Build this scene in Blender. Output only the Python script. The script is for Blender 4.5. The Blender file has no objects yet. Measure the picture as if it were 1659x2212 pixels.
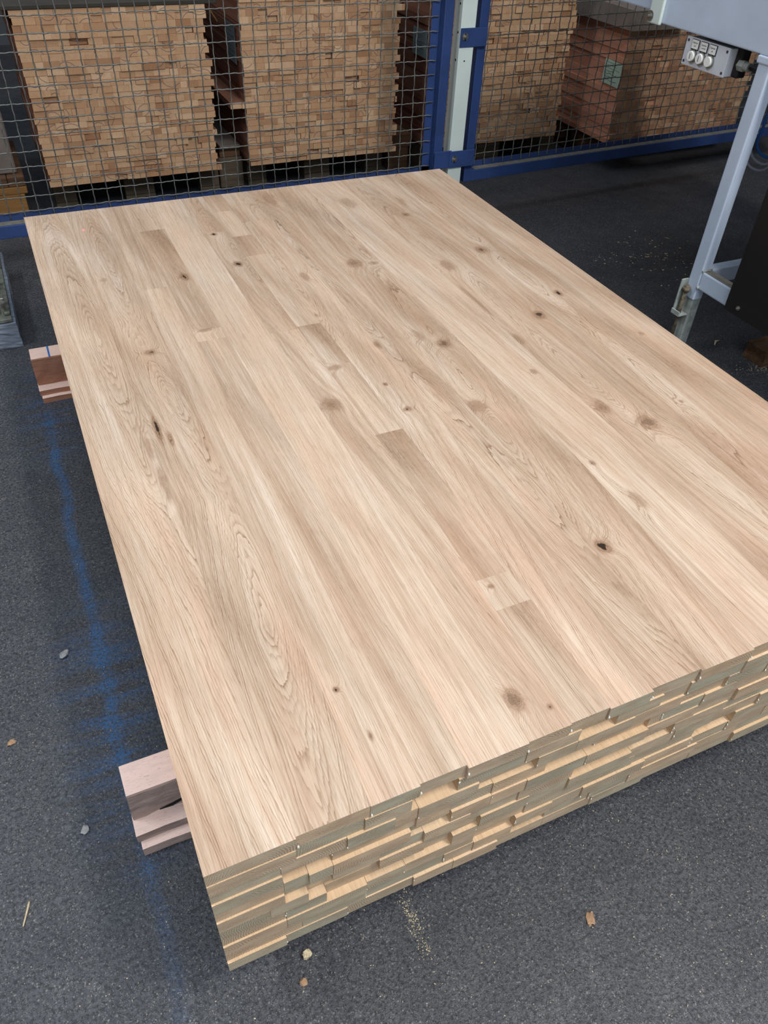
import bpy, bmesh, math, random
import numpy as np
from mathutils import Matrix, Vector
PI = math.pi
scene = bpy.context.scene
C = scene.collection

# ------------------------------------------------------------------ camera
YAW, PITCH, ROLL, FPX = 0.460299, 0.736033, -0.0524401, 1658.63
cy, sy, cp, sp = math.cos(YAW), math.sin(YAW), math.cos(PITCH), math.sin(PITCH)
fw = Vector((sy*cp, cy*cp, -sp)); rt = Vector((cy, -sy, 0)); dn = fw.cross(rt)
cr, sr = math.cos(ROLL), math.sin(ROLL)
rt2 = cr*rt + sr*dn; dn2 = -sr*rt + cr*dn
cam = bpy.data.objects.new('camera', bpy.data.cameras.new('camera'))
C.objects.link(cam)
m = Matrix.Identity(4)
for i in range(3):
    m[i][0] = rt2[i]; m[i][1] = -dn2[i]; m[i][2] = -fw[i]
m[0][3], m[1][3], m[2][3] = 0.0045, -0.4514, 1.475
cam.matrix_world = m
cam.data.sensor_fit = 'HORIZONTAL'; cam.data.sensor_width = 36.0
cam.data.lens = 36.0*FPX/1659.0
cam.data.clip_start = 0.05; cam.data.clip_end = 60
scene.camera = cam

# ------------------------------------------------------------------ world, lights, exposure
w = bpy.data.worlds.new('world'); scene.world = w; w.use_nodes = True
w.node_tree.nodes['Background'].inputs[0].default_value = (0.55, 0.62, 0.75, 1)
w.node_tree.nodes['Background'].inputs[1].default_value = 0.3
def area(name, loc, size, power, col, rot=(0, 0, 0)):
    l = bpy.data.lights.new(name, 'AREA'); l.shape = 'RECTANGLE'
    l.size, l.size_y = size; l.energy = power; l.color = col
    o = bpy.data.objects.new(name, l); o.location = loc; o.rotation_euler = rot
    C.objects.link(o); return o
area('hall_lamp', (1.75, -1.3, 4.75), (0.35, 1.3), 84, (1.0, 0.945, 0.89))
area('hall_lamp', (-2.6, 1.6, 4.75), (0.35, 1.5), 62, (0.92, 0.96, 1.0))
area('roof_light', (1.0, 3.6, 5.2), (5.0, 1.6), 50, (0.80, 0.89, 1.0))
area('roof_light', (0.5, -2.9, 5.2), (5.5, 2.6), 150, (0.84, 0.91, 1.0))
area('gate_light', (-0.8, -5.1, 2.3), (3.6, 3.4), 60, (0.86, 0.93, 1.0), (PI/2, 0, 0))
vs = scene.view_settings
scene.display_settings.display_device = 'sRGB'
vs.view_transform = 'Standard'; vs.look = 'None'; vs.gamma = 1.0; vs.use_curve_mapping = False
vs.exposure = 0.98

# ------------------------------------------------------------------ node helper
def lin(r, g, b):
    f = lambda c: (c/255/12.92) if c/255 <= 0.04045 else ((c/255+0.055)/1.055)**2.4
    return (f(r), f(g), f(b), 1)
class NT:
    def __init__(s, name):
        s.m = bpy.data.materials.new(name); s.m.use_nodes = True; s.t = s.m.node_tree
        s.b = s.t.nodes['Principled BSDF']
    def n(s, typ, ins=None, **kw):
        nd = s.t.nodes.new(typ)
        for k, v in kw.items(): setattr(nd, k, v)
        for k, v in (ins or {}).items(): s.set(nd.inputs[k], v)
        return nd
    def set(s, sock, v):
        if isinstance(v, bpy.types.NodeSocket): s.t.links.new(v, sock)
        elif isinstance(v, bpy.types.Node): s.t.links.new(v.outputs[0], sock)
        else: sock.default_value = v
    def math(s, op, a, b=0.0, c=0.0, clamp=False):
        return s.n('ShaderNodeMath', {0: a, 1: b, 2: c}, operation=op, use_clamp=clamp).outputs[0]
    def mix(s, f, a, b, typ='MIX'):
        nd = s.n('ShaderNodeMix', data_type='RGBA', blend_type=typ)
        s.set(nd.inputs[0], f); s.set(nd.inputs[6], a); s.set(nd.inputs[7], b)
        return nd.outputs[2]
    def maprange(s, v, a, b, c=0.0, d=1.0, smooth=False):
        return s.n('ShaderNodeMapRange', {0: v, 1: a, 2: b, 3: c, 4: d},
                   interpolation_type='SMOOTHSTEP' if smooth else 'LINEAR').outputs[0]
    def coord(s, which='Object'):
        return s.n('ShaderNodeTexCoord').outputs[which]
    def mapping(s, vec, scale=(1, 1, 1), loc=(0, 0, 0)):
        return s.n('ShaderNodeMapping', {'Vector': vec, 'Scale': scale, 'Location': loc}).outputs[0]
    def noise(s, vec=None, scale=5.0, detail=3.0, rough=0.55, dist=0.0, dim='3D', wv=None, col=False):
        nd = s.n('ShaderNodeTexNoise', noise_dimensions=dim)
        if vec is not None: s.set(nd.inputs['Vector'], vec)
        if wv is not None: s.set(nd.inputs['W'], wv)
        nd.inputs['Scale'].default_value = scale; nd.inputs['Detail'].default_value = detail
        nd.inputs['Roughness'].default_value = rough; nd.inputs['Distortion'].default_value = dist
        return nd.outputs[1 if col else 0]
    def rnd(s): return s.n('ShaderNodeObjectInfo').outputs['Random']
    def attr(s, name, typ='GEOMETRY'):
        return s.n('ShaderNodeAttribute', attribute_name=name, attribute_type=typ)
    def bump(s, h, strength=0.3, dist=0.001):
        return s.n('ShaderNodeBump', {'Height': h, 'Strength': strength, 'Distance': dist}).outputs[0]
    def out(s, col, rough=0.5, normal=None, metal=0.0, spec=None):
        s.set(s.b.inputs['Base Color'], col); s.set(s.b.inputs['Roughness'], rough)
        s.set(s.b.inputs['Metallic'], metal)
        if spec is not None: s.set(s.b.inputs['Specular IOR Level'], spec)
        if normal is not None: s.set(s.b.inputs['Normal'], normal)
        return s.m

def objoffset(n, vec, amt=37.0):
    r = n.rnd()
    cb = n.n('ShaderNodeCombineXYZ', {0: n.math('MULTIPLY', r, amt), 1: n.math('MULTIPLY', r, amt*1.7), 2: n.math('MULTIPLY', r, amt*0.6)})
    return n.n('ShaderNodeVectorMath', {0: vec, 1: cb.outputs[0]}, operation='ADD').outputs[0]

def mat_oak():
    n = NT('oak')
    co = n.coord(); cor = objoffset(n, co)
    F = n.attr('F').outputs['Fac']; kd = n.attr('kd').outputs['Fac']; kc = n.attr('kc').outputs['Fac']
    tint = n.attr('tint').outputs['Fac']; fig = n.attr('fig').outputs['Fac']
    # warp of the growth rings
    w1 = n.noise(n.mapping(cor, (55, 7, 55)), 1.0, 3, 0.6)
    w2 = n.noise(n.mapping(cor, (260, 26, 260)), 1.0, 2, 0.6)
    Fw = n.math('ADD', F, n.math('ADD', n.math('MULTIPLY_ADD', w1, 9.0, -4.5), n.math('MULTIPLY_ADD', w2, 1.6, -0.8)))
    ring = n.math('DIVIDE', Fw, 3.1)
    fr = n.math('FRACT', ring)
    line = n.math('POWER', n.math('SUBTRACT', 1.0, fr), 2.6)
    sel = n.noise(None, 0.31, 3, 0.6, dim='1D', wv=ring)
    selm = n.maprange(sel, 0.42, 0.68)
    band = n.noise(None, 0.055, 3, 0.55, dim='1D', wv=Fw)
    bandm = n.maprange(band, 0.3, 0.7)
    # pores: short dark dashes
    por = n.noise(n.mapping(cor, (900, 26, 900)), 1.0, 2, 0.65)
    porm = n.maprange(por, 0.54, 0.74)
    fib = n.noise(n.mapping(cor, (380, 5.5, 380)), 1.0, 3, 0.6)
    blot = n.noise(n.mapping(cor, (14, 2.6, 14)), 1.0, 3, 0.55)
    base = n.mix(bandm, lin(209, 190, 171), lin(191, 168, 146))
    base = n.mix(n.maprange(blot, 0.35, 0.7), base, lin(199, 170, 145))
    base = n.mix(n.math('MULTIPLY', n.maprange(fib, 0.42, 0.64), 0.52), base, lin(166, 140, 116))
    lm = n.math('MULTIPLY', n.math('MULTIPLY', line, n.math('MULTIPLY_ADD', selm, 0.85, 0.14)), n.math('MULTIPLY_ADD', fig, 0.75, 0.3), clamp=True)
    base = n.mix(lm, base, lin(136, 106, 80))
    base = n.mix(n.math('MULTIPLY', porm, n.math('MULTIPLY_ADD', line, 0.45, 0.34)), base, lin(126, 100, 78))
    # short medullary flecks on the darker, figured staves
    fl = n.noise(n.mapping(cor, (330, 62, 330)), 1.0, 3, 0.7, 0.8)
    flm = n.math('MULTIPLY', n.maprange(fl, 0.5, 0.62), n.maprange(tint, 0.55, 1.0))
    base = n.mix(n.math('MULTIPLY', flm, 0.4), base, lin(120, 92, 68))
    # per stave tone: tint 0 = pale, 1 = brown
    tn = n.mix(n.maprange(tint, 0, 1), (1.09, 1.11, 1.13, 1), (0.70, 0.64, 0.58, 1))
    base = n.mix(1.0, base, tn, 'MULTIPLY')
    base = n.mix(n.attr('warm').outputs['Fac'], base, lin(226, 190, 138))
    # knots
    kn = n.math('ADD', kd, n.math('MULTIPLY_ADD', n.noise(n.mapping(cor, (70, 30, 70)), 1.0, 4, 0.65), 1.5, -0.75))
    halo = n.math('MULTIPLY', n.maprange(kn, 1.8, 0.9, smooth=True), n.math('MULTIPLY_ADD', kc, 0.32, 0.10))
    base = n.mix(halo, base, lin(140, 104, 76))
    kr = n.math('FRACT', n.math('MULTIPLY', kn, 5.6))
    core = n.maprange(kn, 1.35, 0.35, smooth=True)
    base = n.mix(n.math('MULTIPLY', core, n.math('MULTIPLY_ADD', kc, 0.85, 0.2)), base, n.mix(kr, lin(92, 66, 46), lin(176, 142, 112)))
    rimm = n.math('MULTIPLY', n.maprange(n.math('ABSOLUTE', n.math('SUBTRACT', kn, 0.9)), 0.16, 0.0), n.math('MULTIPLY', kc, 0.35))
    base = n.mix(rimm, base, lin(86, 60, 42))
    pit = n.math('MULTIPLY', n.maprange(n.math('ADD', kn, n.math('MULTIPLY_ADD', n.noise(n.mapping(cor, (130, 60, 130)), 1.0, 3, 0.6), 1.0, -0.5)), 0.62, 0.38), n.maprange(kc, 0.5, 0.8))
    base = n.mix(pit, base, lin(44, 32, 26))
    # end grain and side faces
    nrm = n.n('ShaderNodeSeparateXYZ', {0: n.coord('Normal')})
    isend = n.math('GREATER_THAN', n.math('ABSOLUTE', nrm.outputs[1]), 0.6)
    sx = n.n('ShaderNodeSeparateXYZ', {0: co}); r = n.rnd()
    ang = n.noise(n.mapping(cor, (26, 1, 60)), 1.0, 2, 0.5)
    # arcs around a centre above or below the stave
    ocx = n.attr('cx').outputs['Fac']; ocz = n.attr('cz').outputs['Fac']
    dx = n.math('SUBTRACT', sx.outputs[0], ocx); dz = n.math('SUBTRACT', sx.outputs[2], ocz)
    rad = n.math('SQRT', n.math('ADD', n.math('MULTIPLY', dx, dx), n.math('MULTIPLY', dz, dz)))
    er = n.math('FRACT', n.math('ADD', n.math('MULTIPLY', rad, 270.0), n.math('MULTIPLY', ang, 3.0)))
    er = n.math('POWER', er, 1.6)
    esel = n.maprange(n.noise(n.mapping(cor, (9, 1, 30)), 1.0, 2, 0.5), 0.4, 0.62)
    ecol = n.mix(n.maprange(r, 0, 1), lin(192, 166, 136), lin(160, 156, 136))
    ecol = n.mix(n.math('MULTIPLY', er, n.math('MULTIPLY_ADD', esel, 0.65, 0.2)), ecol, lin(92, 76, 60))
    eb = n.noise(n.mapping(cor, (30, 1, 90)), 1.0, 3, 0.6)
    ecol = n.mix(n.math('MULTIPLY', n.maprange(eb, 0.4, 0.7), 0.45), ecol, lin(146, 116, 90))
    spk = n.noise(n.mapping(cor, (800, 800, 800)), 1.0, 1, 0.5)
    ecol = n.mix(n.math('MULTIPLY', n.maprange(spk, 0.55, 0.7), 0.35), ecol, lin(196, 184, 160))
    col = n.mix(isend, base, ecol)
    h = n.math('SUBTRACT', n.math('MULTIPLY', fib, 0.4), n.math('ADD', n.math('MULTIPLY', porm, 0.5), n.math('MULTIPLY', pit, 2.0)))
    return n.out(col, 0.62, n.bump(h, 0.25, 0.0006), spec=0.25)

def mat_beech(name='beech', c1=(208, 172, 136), c2=(181, 140, 106), side=(128, 90, 74)):
    n = NT(name)
    co = n.coord(); cor = objoffset(n, co); r = n.rnd()
    bl = n.noise(n.mapping(cor, (22, 2, 34)), 1.0, 3, 0.6)
    r2 = n.math('FRACT', n.math('MULTIPLY', r, 17.3)); r3 = n.math('FRACT', n.math('MULTIPLY', r, 91.7))
    col = n.mix(n.math('POWER', r2, 2.2), lin(*c1), lin(*c2))
    col = n.mix(n.math('MULTIPLY', n.maprange(bl, 0.35, 0.7), 0.6), col, lin(196, 148, 104))
    col = n.mix(n.math('MULTIPLY', n.math('GREATER_THAN', r3, 0.86), 0.5), col, lin(150, 102, 72))
    col = n.mix(n.math('MULTIPLY', n.math('LESS_THAN', r3, 0.12), 0.5), col, lin(228, 194, 158))
    st = n.noise(n.mapping(cor, (260, 2, 60)), 1.0, 2, 0.6)
    col = n.mix(n.math('MULTIPLY', n.maprange(st, 0.5, 0.7), 0.2), col, lin(132, 92, 64))
    # blue pencil ticks on some of the ends
    sx = n.n('ShaderNodeSeparateXYZ', {0: co})
    ocx = n.attr('cx').outputs['Fac']; ocz = n.attr('cz').outputs['Fac']; rr = n.attr('cr').outputs['Fac']
    dx = n.math('SUBTRACT', sx.outputs[0], ocx); dz = n.math('SUBTRACT', sx.outputs[2], ocz)
    rad = n.math('SQRT', n.math('ADD', n.math('MULTIPLY', dx, dx), n.math('MULTIPLY', dz, dz)))
    pen = n.maprange(n.math('ABSOLUTE', n.math('SUBTRACT', rad, rr)), 0.0016, 0.0007)
    col2 = n.mix(n.math('MULTIPLY', pen, 0.8), col, lin(62, 66, 96))
    nrm = n.n('ShaderNodeSeparateXYZ', {0: n.coord('Normal')})
    isend = n.math('GREATER_THAN', n.math('ABSOLUTE', nrm.outputs[1]), 0.6)
    sb = n.noise(n.mapping(cor, (200, 3, 200)), 1.0, 3, 0.6)
    sc = n.mix(n.maprange(r2, 0, 1), lin(*side), lin(side[0]-34, side[1]-36, side[2]-34))
    sc = n.mix(n.math('MULTIPLY', sb, 0.4), sc, lin(140, 92, 68))
    return n.out(n.mix(isend, sc, col2), 0.7, spec=0.2)

def mat_wood(name, c1, c2, c3, scale=1.0, bumps=0.3, axis=0):
    n = NT(name); cor = objoffset(n, n.coord())
    s1 = [220, 220, 220]; s1[axis] = 9; s2 = [40, 40, 40]; s2[axis] = 6
    a = n.noise(n.mapping(cor, tuple(v*scale for v in s1)), 1.0, 4, 0.65)
    b = n.noise(n.mapping(cor, tuple(v*scale for v in s2)), 1.0, 3, 0.6)
    col = n.mix(n.maprange(b, 0.3, 0.7), lin(*c1), lin(*c2))
    col = n.mix(n.math('MULTIPLY', n.maprange(a, 0.48, 0.72), 0.6), col, lin(*c3))
    return n.out(col, 0.8, n.bump(a, bumps, 0.002), spec=0.15)

def mat_bearer(name, top, side, dark):
    # sawn beech: pale top, weathered grey-brown sides
    n = NT(name); co = n.coord(); cor = objoffset(n, co)
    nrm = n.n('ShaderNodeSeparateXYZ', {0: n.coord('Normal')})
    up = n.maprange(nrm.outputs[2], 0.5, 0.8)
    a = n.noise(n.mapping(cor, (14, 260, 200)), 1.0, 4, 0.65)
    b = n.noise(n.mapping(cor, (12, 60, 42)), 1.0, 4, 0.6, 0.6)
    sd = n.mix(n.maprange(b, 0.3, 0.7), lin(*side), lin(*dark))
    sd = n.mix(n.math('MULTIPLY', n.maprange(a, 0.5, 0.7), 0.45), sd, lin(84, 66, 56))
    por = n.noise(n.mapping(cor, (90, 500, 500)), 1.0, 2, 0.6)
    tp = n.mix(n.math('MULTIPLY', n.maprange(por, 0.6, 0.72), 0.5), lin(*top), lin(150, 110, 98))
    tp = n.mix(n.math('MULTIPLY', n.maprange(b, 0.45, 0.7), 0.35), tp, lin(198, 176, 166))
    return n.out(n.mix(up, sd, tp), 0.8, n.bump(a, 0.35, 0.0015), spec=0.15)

def mat_floor():
    n = NT('floor_asphalt'); co = n.coord('Object')
    big = n.noise(n.mapping(co, (1.1, 1.1, 1)), 1.0, 4, 0.6)
    mid = n.noise(n.mapping(co, (9, 9, 9)), 1.0, 4, 0.65)
    fine = n.noise(n.mapping(co, (140, 140, 140)), 1.0, 3, 0.7)
    col = n.mix(n.maprange(big, 0.3, 0.7), lin(60, 62, 68), lin(78, 79, 82))
    col = n.mix(n.maprange(mid, 0.35, 0.7), col, lin(54, 56, 62))
    col = n.mix(n.math('MULTIPLY', n.maprange(fine, 0.44, 0.60), 0.85), col, lin(24, 26, 30))
    # light aggregate grains and fibres of sawdust
    v = n.n('ShaderNodeTexVoronoi', {'Vector': n.mapping(co, (150, 150, 1)), 'Scale': 1.0, 'Randomness': 1.0}, feature='F1', voronoi_dimensions='2D')
    vr = n.n('ShaderNodeSeparateColor', {0: v.outputs['Color']}).outputs[0]
    gr = n.math('MULTIPLY', n.maprange(v.outputs['Distance'], 0.30, 0.14), n.math('GREATER_THAN', vr, 0.93))
    col = n.mix(n.math('MULTIPLY', gr, 0.35), col, lin(158, 152, 146))
    v2 = n.n('ShaderNodeTexVoronoi', {'Vector': n.mapping(co, (28, 28, 1)), 'Scale': 1.0, 'Randomness': 1.0}, feature='F1', voronoi_dimensions='2D')
    vr2 = n.n('ShaderNodeSeparateColor', {0: v2.outputs['Color']}).outputs[0]
    gr2 = n.math('MULTIPLY', n.maprange(v2.outputs['Distance'], 0.20, 0.13), n.math('GREATER_THAN', vr2, 0.93))
    col = n.mix(n.math('MULTIPLY', gr2, 0.45), col, n.mix(vr2, lin(120, 112, 108), lin(86, 86, 92)))
    fb = n.noise(n.mapping(co, (230, 230, 230)), 1.0, 2, 0.7, 2.5)
    col = n.mix(n.math('MULTIPLY', n.maprange(fb, 0.59, 0.66), 0.7), col, lin(142, 142, 138))
    fb2 = n.noise(n.mapping(co, (90, 90, 90)), 1.0, 3, 0.75, 3.0)
    col = n.mix(n.math('MULTIPLY', n.maprange(fb2, 0.62, 0.70), 0.4), col, lin(124, 124, 122))
    # smeared blue spray paint along the left of the pile
    s = n.n('ShaderNodeSeparateXYZ', {0: co})
    wob = n.math('MULTIPLY_ADD', n.noise(n.mapping(co, (1.2, 3.0, 1)), 1.0, 4, 0.6), 0.07, -0.035)
    dxl = n.math('ABSOLUTE', n.math('ADD', n.math('ADD', s.outputs[0], 0.093), wob))
    ln = n.math('MULTIPLY', n.maprange(dxl, 0.025, 0.0, smooth=True), n.math('MULTIPLY', n.maprange(s.outputs[1], 2.0, 1.6), n.maprange(s.outputs[1], -0.2, 0.7)))
    wide = n.math('MULTIPLY', n.maprange(dxl, 0.16, 0.0, smooth=True), n.maprange(n.math('ABSOLUTE', n.math('SUBTRACT', s.outputs[1], 0.62)), 0.5, 0.1, smooth=True))
    wide2 = n.math('MULTIPLY', n.maprange(dxl, 0.16, 0.0, smooth=True), n.maprange(n.math('ABSOLUTE', n.math('SUBTRACT', s.outputs[1], 1.85)), 0.4, 0.05, smooth=True))
    smear = n.noise(n.mapping(co, (5, 26, 1)), 1.0, 5, 0.7, 0.5)
    sm = n.maprange(smear, 0.42, 0.62)
    grit = n.maprange(n.noise(n.mapping(co, (170, 170, 1)), 1.0, 3, 0.7), 0.40, 0.56)
    paint = n.math('ADD', n.math('MULTIPLY', ln, n.math('MULTIPLY_ADD', sm, 0.5, 0.5)), n.math('MULTIPLY', n.math('ADD', wide, n.math('MULTIPLY', wide2, 0.7)), n.math('MULTIPLY', sm, 0.75)), clamp=True)
    paint = n.math('MULTIPLY', paint, n.math('MULTIPLY_ADD', grit, 0.85, 0.05))
    col = n.mix(n.math('MULTIPLY', paint, 0.82), col, lin(28, 92, 146))
    h = n.math('ADD', n.math('MULTIPLY', fine, 0.6), n.math('MULTIPLY', mid, 0.6))
    rough = n.math('MULTIPLY_ADD', mid, 0.25, 0.40)
    return n.out(col, rough, n.bump(h, 0.55, 0.004), spec=0.4)

def mat_plain(name, c, rough=0.5, metal=0.0, var=0.08, scale=8, spec=None, bumpy=0.0):
    n = NT(name); cor = objoffset(n, n.coord())
    a = n.noise(n.mapping(cor, (scale,)*3), 1.0, 4, 0.6)
    d = tuple(max(0, x*(1-2.2*var)) for x in c)
    col = n.mix(n.maprange(a, 0.3, 0.75), lin(*c), lin(*d))
    return n.out(col, rough, n.bump(a, bumpy, 0.001) if bumpy else None, metal, spec)

def mat_emit(name, c, s):
    n = NT(name); n.b.inputs['Emission Color'].default_value = lin(*c); n.b.inputs['Emission Strength'].default_value = s
    return n.out(lin(*c), 0.5)

M = {
 'oak': mat_oak(), 'beech': mat_beech(),
 'beech_red': mat_beech('beech_red', (182, 148, 120), (150, 114, 90), (236, 174, 144)),
 'bearer': mat_bearer('bearer_beech', (244, 214, 202), (168, 146, 136), (128, 114, 108)),
 'bearer_far': mat_bearer('bearer_brown', (230, 200, 186), (176, 122, 94), (148, 108, 90)),
 'floor': mat_floor(),
 'pallet': mat_wood('pallet_wood', (112, 100, 84), (80, 71, 60), (62, 54, 46), 0.6),
 'yellow': mat_wood('timber_yellow', (160, 118, 70), (128, 92, 52), (92, 62, 36), 0.6),
 'grey_timber': mat_wood('painted_timber', (136, 146, 160), (104, 112, 124), (30, 32, 38), 0.42, 1.0),
 'brown_block': mat_wood('brown_timber', (112, 84, 62), (80, 58, 44), (52, 38, 30), 0.6),
 'blue': mat_plain('blue_enamel', (46, 70, 122), 0.45, 0, 0.10, 6),
 'dust': mat_plain('settled_dust', (120, 116, 106), 0.95, 0, 0.12, 40),
 'wire': mat_plain('galvanised_wire', (128, 130, 126), 0.5, 0.45, 0.15, 60),
 'post': mat_plain('pale_enamel', (206, 220, 214), 0.45, 0, 0.03, 5),
 'hole': mat_plain('dark_hole', (10, 10, 12), 0.9, 0, 0.0, 5),
 'machine': mat_plain('light_grey_enamel', (190, 204, 222), 0.42, 0, 0.04, 5),
 'machine_worn': mat_plain('worn_grey_enamel', (168, 176, 170), 0.6, 0, 0.18, 22),
 'steel': mat_plain('zinc_steel', (168, 168, 160), 0.35, 0.8, 0.1, 40),
 'rust': mat_plain('rusty_steel', (128, 116, 96), 0.75, 0.3, 0.3, 60, bumpy=0.3),
 'black': mat_plain('black_board', (26, 23, 22), 0.55, 0, 0.1, 4),
 'plastic': mat_plain('grey_plastic', (208, 212, 220), 0.45, 0, 0.02, 10),
 'white': mat_plain('white_cap', (236, 236, 232), 0.35, 0, 0.02, 10),
 'ink': mat_plain('ink', (60, 62, 70), 0.6, 0, 0, 5),
 'blackrub': mat_plain('black_rubber', (14, 14, 15), 0.7, 0, 0, 5),
 'paper': mat_plain('pale_green_paper', (188, 212, 192), 0.7, 0, 0.04, 12),
 'greypaper': mat_plain('grey_paper', (120, 132, 134), 0.7, 0, 0.04, 12),
 'cover': mat_plain('dark_cover_board', (62, 57, 50), 0.85, 0, 0.1, 6),
 'cardboard': mat_plain('brown_grey_board', (128, 116, 108), 0.85, 0, 0.1, 6),
 'shade_wrap': mat_plain('shade_black_wrap', (5, 5, 9), 0.8, 0, 0.2, 4),  # near-black colour stands in for the deep shade behind the fence
 'cable_blue': mat_plain('blue_cable', (40, 104, 180), 0.5, 0, 0, 5),
 'cable_grey': mat_plain('grey_cable', (176, 182, 192), 0.5, 0, 0.02, 5),
 'cable_black': mat_plain('black_cable', (24, 22, 22), 0.5, 0, 0, 5),
 'crumb': mat_plain('wood_crumb', (214, 196, 160), 0.9, 0, 0.15, 80),
 'crumb2': mat_plain('brown_chip', (176, 140, 108), 0.9, 0, 0.15, 80),
 'stone': mat_plain('pale_pebble', (150, 150, 150), 0.6, 0, 0.1, 50),
 'glue': mat_plain('dried_glue', (232, 230, 220), 0.35, 0, 0.05, 50),
 'wall': mat_plain('dark_hall_wall', (88, 90, 94), 0.9, 0, 0.1, 1),
 'glass_steel': mat_plain('roof_sheet', (120, 124, 128), 0.8, 0, 0.1, 1),
 'laser': mat_emit('laser_red', (255, 70, 90), 2.5),
 'metal_green': mat_plain('cast_plate', (128, 132, 122), 0.55, 0.5, 0.25, 30),
}

# ------------------------------------------------------------------ mesh helpers
def link(name, me, mat, parent=None, loc=None):
    o = bpy.data.objects.new(name, me); C.objects.link(o)
    if mat is not None and not me.materials: me.materials.append(mat)
    if parent is not None: o.parent = parent
    if loc is not None: o.location = loc
    return o
def tag(o, label=None, cat=None, group=None, kind=None):
    if label: o['label'] = label
    if cat: o['category'] = cat
    if group: o['group'] = group
    if kind: o['kind'] = kind
    return o
def empty(name, loc, label, cat, group=None, rz=0.0):
    o = bpy.data.objects.new(name, None); C.objects.link(o); o.location = loc; o.rotation_euler = (0, 0, rz)
    return tag(o, label, cat, group)
BF = [(0, 3, 2, 1), (4, 5, 6, 7), (0, 1, 5, 4), (1, 2, 6, 5), (2, 3, 7, 6), (3, 0, 4, 7)]
def box_me(x0, x1, y0, y1, z0, z1):
    me = bpy.data.meshes.new('m')
    v = [(x0, y0, z0), (x1, y0, z0), (x1, y1, z0), (x0, y1, z0), (x0, y0, z1), (x1, y0, z1), (x1, y1, z1), (x0, y1, z1)]
    me.from_pydata(v, [], BF); return me
def bev_me(x0, x1, y0, y1, z0, z1, b=0.003, seg=2):
    bm = bmesh.new(); bmesh.ops.create_cube(bm, size=1)
    for v in bm.verts:
        v.co = Vector(((x0+x1)/2+v.co.x*(x1-x0), (y0+y1)/2+v.co.y*(y1-y0), (z0+z1)/2+v.co.z*(z1-z0)))
    bmesh.ops.bevel(bm, geom=bm.edges[:], offset=b, segments=seg, affect='EDGES', profile=0.6)
    me = bpy.data.meshes.new('m'); bm.to_mesh(me); bm.free()
    return me
def setattr_const(me, **kw):
    nv = len(me.vertices)
    for k, v in kw.items():
        a = me.attributes.new(k, 'FLOAT', 'POINT'); a.data.foreach_set('value', np.full(nv, v, dtype=np.float32))
def tube_me(pts, r, sides=6, closed_ends=True):
    pts = [Vector(p) for p in pts]; V = []; Fc = []
    prev = None
    for i, p in enumerate(pts):
        t = (pts[min(i+1, len(pts)-1)]-pts[max(i-1, 0)]).normalized()
        if prev is None:
            a = Vector((0, 0, 1)) if abs(t.z) < 0.8 else Vector((1, 0, 0)); u = t.cross(a).normalized()
        else: u = (prev-t*prev.dot(t)).normalized()
        prev = u; vv = t.cross(u)
        rr = r[i] if isinstance(r, (list, tuple)) else r
        for k in range(sides):
            an = 2*PI*k/sides; V.append(tuple(p+rr*(math.cos(an)*u+math.sin(an)*vv)))
        if i:
            b0 = (i-1)*sides; b1 = i*sides
            for k in range(sides):
                k2 = (k+1) % sides; Fc.append((b0+k, b0+k2, b1+k2, b1+k))
    if closed_ends:
        Fc.append(tuple(range(sides-1, -1, -1))); b = (len(pts)-1)*sides; Fc.append(tuple(b+k for k in range(sides)))
    me = bpy.data.meshes.new('m'); me.from_pydata(V, [], Fc)
    me.polygons.foreach_set('use_smooth', [len(f) == 4 for f in Fc]); return me
def join_me(mes):
    V = []; Fc = []
    for me in mes:
        o = len(V); V += [tuple(v.co) for v in me.vertices]; Fc += [tuple(o+i for i in p.vertices) for p in me.polygons]
        bpy.data.meshes.remove(me)
    me = bpy.data.meshes.new('m'); me.from_pydata(V, [], Fc); return me
def cyl_me(p0, p1, r, sides=20): return tube_me([p0, p1], r, sides)
def hex_bolt_me(c, n, r=0.009, h=0.007):
    c = Vector(c); n = Vector(n).normalized()
    return join_me([tube_me([c, c+n*0.002], r*1.7, 20), tube_me([c+n*0.002, c+n*h], r, 6), tube_me([c+n*h, c+n*(h+0.006)], r*0.5, 12)])
def rough_box(x0, x1, y0, y1, z0, z1, amp, seed, nx=10, ny=4, nz=5, bev=0.004):
    rnd = random.Random(seed); bm = bmesh.new(); bmesh.ops.create_cube(bm, size=1)
    bmesh.ops.bevel(bm, geom=bm.edges[:], offset=0.03, segments=1, affect='EDGES')
    bmesh.ops.subdivide_edges(bm, edges=bm.edges[:], cuts=3, use_grid_fill=True)
    for v in bm.verts:
        v.co = Vector(((x0+x1)/2+v.co.x*(x1-x0), (y0+y1)/2+v.co.y*(y1-y0), (z0+z1)/2+v.co.z*(z1-z0)))
        v.co += Vector((rnd.uniform(-amp, amp)*0.6, rnd.uniform(-amp, amp), rnd.uniform(-amp, amp)*0.5))
    for v in bm.verts: v.co.z = max(v.co.z, z0)
    me = bpy.data.meshes.new('m'); bm.to_mesh(me); bm.free(); return me

def struct(name, me, mat): return tag(link(name, me, mat), kind='structure')
def room_box(name, a, mat): return struct(name, box_me(*a), mat)

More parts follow.
